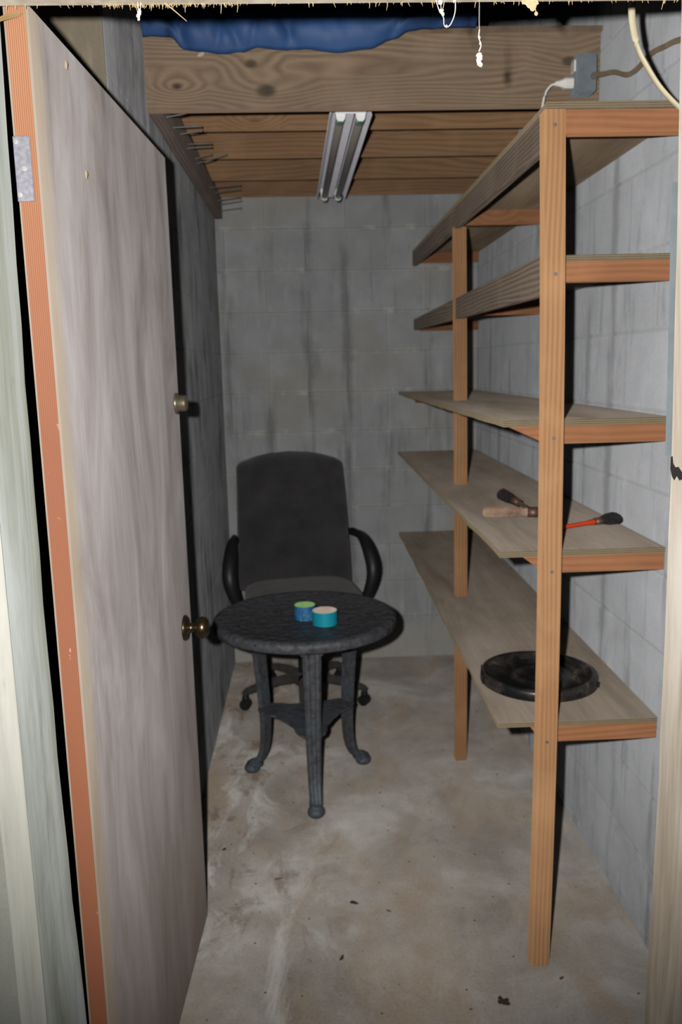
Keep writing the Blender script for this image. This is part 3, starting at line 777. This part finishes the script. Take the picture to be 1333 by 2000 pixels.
# backrest
rings = []; NZ = 44
for i in range(NZ):
    t = i / (NZ - 1); z = 0.49 + 0.635 * t
    w = 0.272 - 0.022 * t
    if t > 0.90: w *= (1 - ((t - 0.90) / 0.10) ** 3.2 * 0.22) 
    yc = 0.225 + 0.075 * t ** 1.3 - 0.015 * math.sin(PI * t)
    d = 0.045 * (1 - max(0, (t - 0.93) / 0.07) ** 2 * 0.75) * (0.75 + 0.25 * min(1, t / 0.1))
    ring = []
    for (x, y) in sup(w, d, 48, 0.34):
        fx_ = abs(x) / w
        if y < 0:
            # pads divided by stitched hollows across the middle, soft side bolsters
            seam = sum(math.exp(-((z - s) / 0.010) ** 2) for s in (0.985, 0.925, 0.865, 0.735)) * (1 if fx_ < 0.62 else 0)
            y += 0.016 * seam + (0.010 * (1 - (fx_ / 0.7) ** 2) if fx_ < 0.7 else 0) - 0.006 * math.sin(z * 30) * (fx_ < 0.6)
        zt = z - 0.030 * (x / w) ** 2 * (t ** 6) if t > 0.5 else z
        ring.append((x, yc + y, zt))
    rings.append(ring)
mobj('backrest', loft_bm(rings), M['chair_fabric'], ch, smooth=True)
# seat
rings = []
for t in [0, 0.08, 0.2, 0.4, 0.6, 0.75, 0.86, 0.94, 0.985, 1.0]:
    z = 0.447 + 0.095 * t
    k = 1 - 0.10 * (1 - min(1, t / 0.2)) ** 2 - (max(0, (t - 0.7) / 0.3) ** 3) * 0.22
    rings.append([(x, y - 0.035 , z) for x, y in sup(0.255 * k, 0.245 * k, 48, 0.5)])
mobj('seat', loft_bm(rings), M['seat_fabric'], ch, smooth=True)
# looped armrests
for s in (-1, 1):
    loop = [(s * 0.205, 0.09, 0.418), (s * 0.262, 0.07, 0.425), (s * 0.305, 0.045, 0.49), (s * 0.335, 0.03, 0.58), (s * 0.335, 0.03, 0.65), (s * 0.312, 0.05, 0.71), (s * 0.288, 0.10, 0.742), (s * 0.278, 0.18, 0.752), (s * 0.276, 0.235, 0.752)]
    loop = [(s * 0.20, -0.02, 0.440), (s * 0.262, -0.03, 0.448), (s * 0.294, -0.045, 0.495), (s * 0.318, -0.055, 0.57), (s * 0.323, -0.045, 0.63), (s * 0.312, 0.0, 0.700), (s * 0.300, 0.07, 0.738), (s * 0.282, 0.15, 0.745), (s * 0.276, 0.235, 0.735)]
    sp = smooth_pts(loop, 5); n = len(sp)
    rad = [(0.014, 0.020)] * n
    rad = [(0.013 + 0.021 * math.sin(PI * min(1, i / n * 1.02)) ** 2, 0.016 + 0.012 * math.sin(PI * i / n)) for i in range(n)]
    bm = tube_bm(sp, rad, 12, up=Vector((0, 1, 0)))
    mobj('armrest', bm, M['chair_plastic'], ch, smooth=True)
mobj('back_bracket', tube_bm(smooth_pts([(0, 0.02, 0.430), (0, 0.22, 0.420), (0, 0.285, 0.47), (0, 0.292, 0.62)], 5), (0.035), 10, 0.25), M['chair_plastic'], ch, smooth=True)
mobj('tilt_mechanism', box_bm(0.14, 0.20, 0.04, 0.008), M['chair_plastic'], ch, (0, 0, 0.426))
mobj('gas_column', lathe_bm([(0, 0.09), (0.028, 0.09), (0.028, 0.23), (0.018, 0.235), (0.018, 0.406), (0, 0.406)], 20), M['chair_plastic'], ch, smooth=False)
mobj('hub', lathe_bm([(0, 0.078), (0.045, 0.080), (0.05, 0.10), (0.045, 0.132), (0.03, 0.138), (0, 0.138)], 24), M['chair_dusty'], ch, smooth=True)
for k in range(5):
    a = math.radians(54 + 72 * k - 9)
    d = Vector((math.cos(a), math.sin(a), 0))
    bm = tube_bm([d * 0.035 + Vector((0, 0, 0.115)), d * 0.12 + Vector((0, 0, 0.112)), d * 0.22 + Vector((0, 0, 0.098)), d * 0.275 + Vector((0, 0, 0.084)), d * 0.294 + Vector((0, 0, 0.072))], [(0.028, 0.024), (0.026, 0.021), (0.023, 0.018), (0.020, 0.015), (0.017, 0.010)], 10)
    arm = mobj('base_arm', bm, M['chair_dusty'], ch, smooth=True)
    cs = mobj('caster', tube_bm([d * 0.282 + Vector((0, 0, 0.052)), d * 0.282 + Vector((0, 0, 0.082))], [0.016, 0.010], 10), M['chair_plastic'], ch)
    for s in (-1, 1):
        w = lathe_bm([(0, -0.009), (0.022, -0.009), (0.025, -0.005), (0.025, 0.006), (0.021, 0.010), (0, 0.010)], 18, 'X')
        sw = a + math.radians((20, -35, 60, 10, 80)[k])
        bmesh.ops.translate(w, vec=(s * 0.0125, 0, 0), verts=w.verts)
        bmesh.ops.rotate(w, cent=(0, 0, 0), matrix=Matrix.Rotation(sw, 3, 'Z'), verts=w.verts)
        bmesh.ops.translate(w, vec=d * 0.282 + Vector((0, 0, 0.0255)), verts=w.verts)
        mobj('wheel', w, M['chair_plastic'], cs, smooth=False)

# ================================================================= THINGS ON THE SHELVES
LZ = 0.6452 + (2.17 - YS) / (YB - YS) * 0.027 
lid = empty('bucket_lid', (0.613, 2.172, LZ + 0.0016)); tag(lid, 'scuffed round black plastic bucket lid on the lowest shelf', 'lid')
lid.rotation_euler = (math.atan(0.027 / 2.265), 0, 0)
LR = 0.158
mobj('disc', lathe_bm([(0, 0.016), (0.055, 0.016), (0.058, 0.019), (0.062, 0.019), (0.065, 0.015), (LR - 0.028, 0.014), (LR - 0.022, 0.026), (LR - 0.012, 0.029), (LR - 0.003, 0.027), (LR, 0.022), (LR + 0.002, 0.002), (LR - 0.001, 0.0), (LR - 0.004, 0.002), (LR - 0.006, 0.018), (LR - 0.022, 0.012), (0, 0.012)], 64), M['lid'], lid, smooth=True)
for a in range(0, 360, 36):
    mobj('rim_rib', box_bm(0.006, 0.003, 0.016, 0.0006), M['lid'], lid, (math.cos(math.radians(a + 8)) * (LR + 0.003), math.sin(math.radians(a + 8)) * (LR + 0.003), 0.011)).rotation_euler = (0, 0, math.radians(a + 8))

def brush(name, p, q, segs, label, cat='paintbrush'):
    """built along the line p->q; segs: (part, material, t0, t1, [(t, halfwidth, halfthick)...])"""
    p, q = Vector(p), Vector(q); e = empty(name, p); tag(e, label, cat)
    L = (q - p).length
    e.rotation_mode = 'QUATERNION'; e.rotation_quaternion = (q - p).to_track_quat('X', 'Z')
    for part, mat, sec in segs:
        rings = []
        for t, w, h in sec:
            rings.append([(L * t, w * math.cos(2 * PI * k / 14), h * math.sin(2 * PI * k / 14)) for k in range(14)])
        mobj(part, loft_bm(rings), mat, e, smooth=True)
    return e
SZ4 = lambda y: 1.076 + (y - YS) / (YB - YS) * 0.010
zz = SZ4(2.35)
brush('paintbrush', (0.492, 2.352, zz + 0.0165), (0.700, 2.318, zz + 0.0155), [
    ('handle', M['worn_handle'], [(0, 0.010, 0.010), (0.03, 0.016, 0.0145), (0.15, 0.018, 0.016), (0.40, 0.0165, 0.015), (0.52, 0.011, 0.011), (0.60, 0.013, 0.012)]),
    ('ferrule', M['ferrule'], [(0.60, 0.017, 0.0145), (0.74, 0.020, 0.015)]),
    ('bristle', M['bristle'], [(0.74, 0.018, 0.013), (0.9, 0.021, 0.0145), (0.985, 0.018, 0.010), (1.0, 0.012, 0.004)])],
    'worn wooden paintbrush with flaking pale handle on the brush shelf')
brush('paintbrush', (0.652, 2.392, zz + 0.008), (0.565, 2.458, zz + 0.054), [
    ('handle', M['dark_handle'], [(0, 0.005, 0.005), (0.2, 0.007, 0.006), (0.41, 0.009, 0.007)]),
    ('ferrule', M['ferrule'], [(0.40, 0.013, 0.011), (0.61, 0.016, 0.013)]),
    ('bristle', M['bristle'], [(0.60, 0.015, 0.012), (0.78, 0.020, 0.017), (0.96, 0.022, 0.018), (1.0, 0.018, 0.012)])],
    'short dark paintbrush with stiff black bristles propped on the worn brush')
zz = SZ4(2.16)
brush('paintbrush', (0.605, 2.110, zz + 0.0075), (0.826, 2.200, zz + 0.0175), [
    ('handle', M['red_handle'], [(0, 0.004, 0.004), (0.05, 0.0065, 0.006), (0.4, 0.006, 0.0055), (0.58, 0.0075, 0.006), (0.66, 0.011, 0.008), (0.69, 0.010, 0.008)]),
    ('ferrule', M['ferrule'], [(0.69, 0.012, 0.009), (0.79, 0.014, 0.010)]),
    ('bristle', M['bristle'], [(0.79, 0.014, 0.010), (0.90, 0.026, 0.016), (0.985, 0.032, 0.016), (1.0, 0.024, 0.008)])],
    'red-handled paintbrush with splayed black bristles by the block wall')

# ================================================================= TARP on the loft
BT = [(-0.419, 2.404), (-0.344, 2.401), (-0.309, 2.371), (-0.268, 2.364), (-0.2, 2.357), (-0.158, 2.363), (-0.116, 2.373), (-0.054, 2.366), (0.008, 2.368), (0.105, 2.357), (0.189, 2.366), (0.259, 2.391), (0.301, 2.410), (0.343, 2.416), (0.483, 2.4185)]
def btz(x):
    for (a, za), (b, zb) in zip(BT, BT[1:]):
        if a <= x <= b:
            t = (x - a) / (b - a); t = t * t * (3 - 2 * t); return za + (zb - za) * t
    return BT[-1][1]
NX, NV = 110, 30; tv = []
for i in range(NX + 1):
    x = -0.419 + (0.483 + 0.419) * i / NX; zb = btz(x); col = []
    for j in range(NV + 1):
        v = j / NV
        pl_ = lambda q: (1 - abs(math.sin(q))) ** 2.2          # sharp pleats
        fold = 0.010 * math.sin(x * 37 + 1.2 * math.sin(v * 5)) + 0.007 * math.sin(x * 71 + v * 7 + 2) + 0.006 * math.sin(x * 19 - v * 4)
        w_ = max(0.0, min(1.0, (0.10 - x) / 0.15))
        pleat = w_ * (0.020 * pl_(x * 21 + v * 3.2) + 0.012 * pl_(x * 33 - v * 2.0 + 1.1)) + (0.014 * pl_(x * 26 - v * 4.5) if x > 0.24 else 0.0)
        if v < 0.34:           # hanging lip in front of the beam
            t = v / 0.34
            z = zb + (2.452 - zb) * t
            y = 2.4475 - 0.010 * math.sin(PI * t) - 0.022 * math.sin(PI * min(1, t + 0.12) * 0.6) - 0.3 * abs(fold) * (0.25 + t) + pleat * (0.35 + 0.65 * t) * 1.3
        else:                  # bundled heap rising back over the deck
            t = (v - 0.34) / 0.66
            z = 2.452 + 0.13 * math.sin(t * PI * 0.62) + fold * 0.9 * t - 0.02 * t
            y = 2.425 + 0.57 * t - 0.3 * abs(fold) * (1 - t) + pleat * 1.3 * (1 - t)
            y -= 0.02 * math.sin(PI * min(1, t * 4)) * (t < 0.25)
        col.append((x, y, z))
    tv.append(col)
bm = bmesh.new(); V = [[bm.verts.new(c) for c in col] for col in tv]
for i in range(NX):
    for j in range(NV): bm.faces.new((V[i][j], V[i + 1][j], V[i + 1][j + 1], V[i][j + 1]))
# back of the heap down to the deck, and closed ends
base = [bm.verts.new((tv[i][NV][0], tv[i][NV][1] + 0.03, 2.430)) for i in range(NX + 1)]
for i in range(NX): bm.faces.new((V[i][NV], V[i + 1][NV], base[i + 1], base[i]))
bmesh.ops.recalc_face_normals(bm, faces=bm.faces)
tp = mobj('tarp', bm, M['tarp'], None, (0, 0, 0), True)
md = tp.modifiers.new('thickness', 'SOLIDIFY'); md.thickness = 0.0015; md.offset = 1
tag(tp, 'crumpled blue tarp hanging over the loft beam', 'tarp')

# ================================================================= WIRING
bx = empty('outlet_box', (0.783, 2.42, 2.289)); tag(bx, 'grey metal outlet box at the end of the loft beam', 'outlet box')
mobj('box_body', box_bm(0.048, 0.060, 0.098, 0.004), M['box_grey'], bx, (0, 0.012, 0))
fp = mobj('face_plate', box_bm(0.006, 0.060, 0.096, 0.002), M['box_grey'], bx, (-0.0272, 0.010, 0))
mobj('receptacle', box_bm(0.006, 0.034, 0.030, 0.002), M['white_plastic'], fp, (-0.005, 0, 0.021))
mobj('knockout', lathe_bm([(0, 0), (0.010, 0), (0.010, -0.002), (0, -0.002)], 14, 'Y'), M['dark_steel'], bx, (0.016, -0.0182, -0.010))
pl = empty('power_plug', (0.7462, 2.426, 2.267)); tag(pl, 'white plug in the outlet box with its cord dropping to the top shelf', 'plug')
bm = loft_bm([[(x, a * w, b * h) for a, b in ((-1, -.6), (-.6, -1), (.6, -1), (1, -.6), (1, .6), (.6, 1), (-.6, 1), (-1, .6))] for x, w, h in ((0.002, 0.013, 0.014), (-0.020, 0.013, 0.014), (-0.026, 0.010, 0.011), (-0.034, 0.007, 0.008), (-0.048, 0.005, 0.005))])
mobj('plug_body', bm, M['white_plastic'], pl)
mobj('cord', tube_bm(smooth_pts([(-0.044, 0, 0.0), (-0.060, -0.002, -0.006), (-0.076, -0.006, -0.030), (-0.085, -0.010, -0.080), (-0.085, -0.012, -0.150), (-0.080, -0.01, -0.196), (-0.05, 0.0, -0.2035), (0.00, 0.03, -0.2042)], 6), 0.0036, 8), M['white_plastic'], pl, smooth=True)
br = mobj('brown_cable', tube_bm(smooth_pts([(0.800, 2.400, 2.281), (0.818, 2.385, 2.2785), (0.833, 2.34, 2.268), (0.833, 2.251, 2.233), (0.833, 2.182, 2.224), (0.833, 2.097, 2.23), (0.833, 2.014, 2.218), (0.833, 1.959, 2.209), (0.833, 1.899, 2.191), (0.833, 1.80, 2.15), (0.833, 1.6, 2.12), (0.833, 1.40, 2.20), (0.833, 1.29, 2.3)], 6), 0.0062, 8), M['cable_tan'], None, (0, 0, 0), True)
tag(br, 'tan cable running along the block wall from the outlet box', 'cable')
wc = mobj('cream_cable', tube_bm(smooth_pts([(0.560, 1.62, 2.70), (0.585, 1.625, 2.35), (0.602, 1.63, 2.21), (0.6075, 1.63, 2.162), (0.6105, 1.63, 2.127), (0.6215, 1.63, 2.084), (0.638, 1.63, 2.054), (0.667, 1.63, 2.014), (0.703, 1.63, 1.980), (0.74, 1.63, 1.952), (0.79, 1.64, 1.92), (0.822, 1.66, 1.86), (0.8335, 1.68, 1.70), (0.8335, 1.68, 1.4)], 8), 0.0068, 10, 0.6), M['cable_cream'], None, (0, 0, 0), True)
tag(wc, 'cream cable sagging down from above behind the latch-side jamb', 'cable')

# ================================================================= COBWEBS
def web(name, strands, blobs, label, mat=M['web'], seed=1):
    rnd = random.Random(seed); bm = bmesh.new()
    for pts, r in strands: tube_bm(smooth_pts(pts, 4), r, 5, bm=bm)
    for (x, y, z), r in blobs:
        k = bmesh.ops.create_icosphere(bm, subdivisions=2, radius=r)['verts']
        for v in k: v.co = v.co * rnd.uniform(0.75, 1.2) + Vector((x, y, z))
    o = mobj(name, bm, mat, None, (0, 0, 0), False); return tag(o, label, 'cobweb')
web('cobweb', [([(0.250, 1.24, 2.011), (0.2498, 1.24, 1.985), (0.2503, 1.24, 1.972)], 0.0004), ([(0.2503, 1.24, 1.973), (0.2495, 1.24, 1.963), (0.2525, 1.24, 1.953), (0.2500, 1.24, 1.945)], 0.0009)],
    [((0.2500, 1.24, 1.963), 0.0018), ((0.2516, 1.24, 1.955), 0.0016), ((0.2498, 1.24, 1.9395), 0.0040), ((0.2510, 1.24, 1.9365), 0.0042), ((0.2494, 1.24, 1.9325), 0.0032), ((0.2520, 1.24, 1.9275), 0.0030), ((0.2504, 1.24, 1.9290), 0.0030)],
    'long dusty web thread with a white fluffy end hanging from the lintel', seed=2)
web('cobweb', [([(0.190, 1.24, 2.011), (0.1935, 1.24, 2.000), (0.197, 1.24, 1.994), (0.2005, 1.24, 1.988), (0.201, 1.24, 1.980), (0.2035, 1.24, 1.9765), (0.2085, 1.24, 1.978), (0.213, 1.24, 1.985), (0.2165, 1.24, 1.996), (0.217, 1.24, 2.011)], 0.0007), ([(0.196, 1.24, 2.011), (0.1975, 1.24, 1.997)], 0.0005), ([(0.202, 1.24, 2.011), (0.1985, 1.24, 1.995)], 0.0004)],
    [((0.1975, 1.24, 1.997), 0.0030), ((0.1995, 1.24, 1.993), 0.0022), ((0.2045, 1.24, 1.9775), 0.0018), ((0.1965, 1.24, 2.008), 0.0034), ((0.215, 1.24, 2.009), 0.0018)],
    'looped dusty web thread sagging from the lintel beside the long thread', seed=3)
web('cobweb', [([(0.322, 1.24, 2.010), (0.324, 1.24, 2.000)], 0.002), ([(0.327, 1.24, 2.003), (0.3295, 1.24, 1.991)], 0.0006)],
    [((0.313, 1.24, 2.0095), 0.0055), ((0.320, 1.24, 2.0065), 0.0062), ((0.327, 1.24, 2.0070), 0.0058), ((0.324, 1.24, 2.0005), 0.0045), ((0.3290, 1.24, 1.9925), 0.0024)],
    'tan clumped web nest under the lintel nearest the cream cable', M['web_tan'], 4)
web('cobweb', [([(-0.2165, 1.24, 2.011), (-0.216, 1.24, 2.003), (-0.2155, 1.24, 1.997)], 0.0006), ([(-0.212, 1.24, 2.011), (-0.214, 1.24, 2.0)], 0.0005)],
    [((-0.2155, 1.24, 1.997), 0.0028), ((-0.2170, 1.24, 1.9935), 0.0026), ((-0.2145, 1.24, 2.0005), 0.0022), ((-0.2165, 1.24, 1.990), 0.0018)],
    'small white web tuft hanging from the lintel above the tarp\'s end', seed=5)
st = mobj('straw', tube_bm([(-0.182, 1.243, 2.0118), (-0.170, 1.243, 2.003), (-0.152, 1.243, 1.988)], [0.0008, 0.0007, 0.0004], 5), M['straw'])
tag(st, 'thin dry straw slanting down from the lintel', 'straw')

# ================================================================= LITTER ON THE FLOOR AND SHELVES
def leaf(name, x, y, ln, wd, a, label, seed, spiky=False, mat=M['leaf']):
    rnd = random.Random(seed); n = 18; bm = bmesh.new(); top, bot = [], []
    for i in range(n):
        t = 2 * PI * i / n
        k = rnd.uniform(0.45, 1.15) if spiky else (1 + 0.08 * rnd.uniform(-1, 1))
        px, py = ln / 2 * math.cos(t) * k, wd / 2 * math.sin(t) * k * (1 if spiky else (1 - 0.35 * math.cos(t)))
        z = 0.001 + 0.004 * abs(math.sin(t)) * (wd / 0.02) * 0.3
        bot.append(bm.verts.new((px, py, z))); top.append(bm.verts.new((px, py, z + 0.0008)))
    bm.faces.new(list(reversed(bot))); bm.faces.new(top)
    for i in range(n): bm.faces.new((bot[i], bot[(i + 1) % n], top[(i + 1) % n], top[i]))
    o = mobj(name, bm, mat, None, (x, y, 0.0)); o.rotation_euler = (0, 0, a); return tag(o, label, 'leaf')
leaf('dead_leaf', 0.087, 2.157, 0.026, 0.013, -0.5, 'small dark curled leaf lying mid-floor in front of the table', 1)
leaf('dead_leaf', 0.425, 1.757, 0.030, 0.034, 0.3, 'ragged black leaf scrap on the floor before the front post', 2, True)
leaf('dead_leaf', 0.043, 1.933, 0.009, 0.022, -0.4, 'slim dark leaf scrap on a pale floor patch', 3)
leaf('dead_leaf', -0.133, 2.287, 0.028, 0.007, 0.2, 'thin brown leaf sliver on the floor near the door edge', 4, False, M['crumb'])
leaf('dead_leaf', -0.314, 2.455, 0.010, 0.017, -0.5, 'tiny grey leaf scrap on the floor beside the door shadow', 5)
leaf('dead_leaf', 0.589, 1.825, 0.016, 0.007, 0.6, 'small brown leaf scrap at the foot of the front post', 6, False, M['crumb'])
leaf('dead_leaf', 0.183, 2.114, 0.018, 0.006, -0.6, 'slim brown leaf scrap lying beside the dark curled leaf', 7, False, M['crumb'])
cb = bmesh.new(); rc = random.Random(9)
for i in range(140):
    x = rc.uniform(-0.30, 0.81); y = rc.uniform(1.35, 3.6); r = rc.uniform(0.0012, 0.0032)
    k = bmesh.ops.create_icosphere(cb, subdivisions=1, radius=r)['verts']; sx = rc.uniform(0.7, 2.0)
    for v in k: v.co = Vector((v.co.x * sx + x, v.co.y + y, v.co.z * 0.6 + r * 0.6))
co_ = mobj('floor_crumbs', cb, M['crumb']); tag(co_, 'scattered brown crumbs of dirt over the concrete floor', 'dirt', None, 'stuff')

sc_ = web('web_scrap', [], [((-0.2685, 2.4655, 2.364), 0.005), ((-0.263, 2.4655, 2.366), 0.0045), ((-0.273, 2.466, 2.362), 0.0035)], 'small white fluff stuck to the beam below the tarp hem', seed=8)
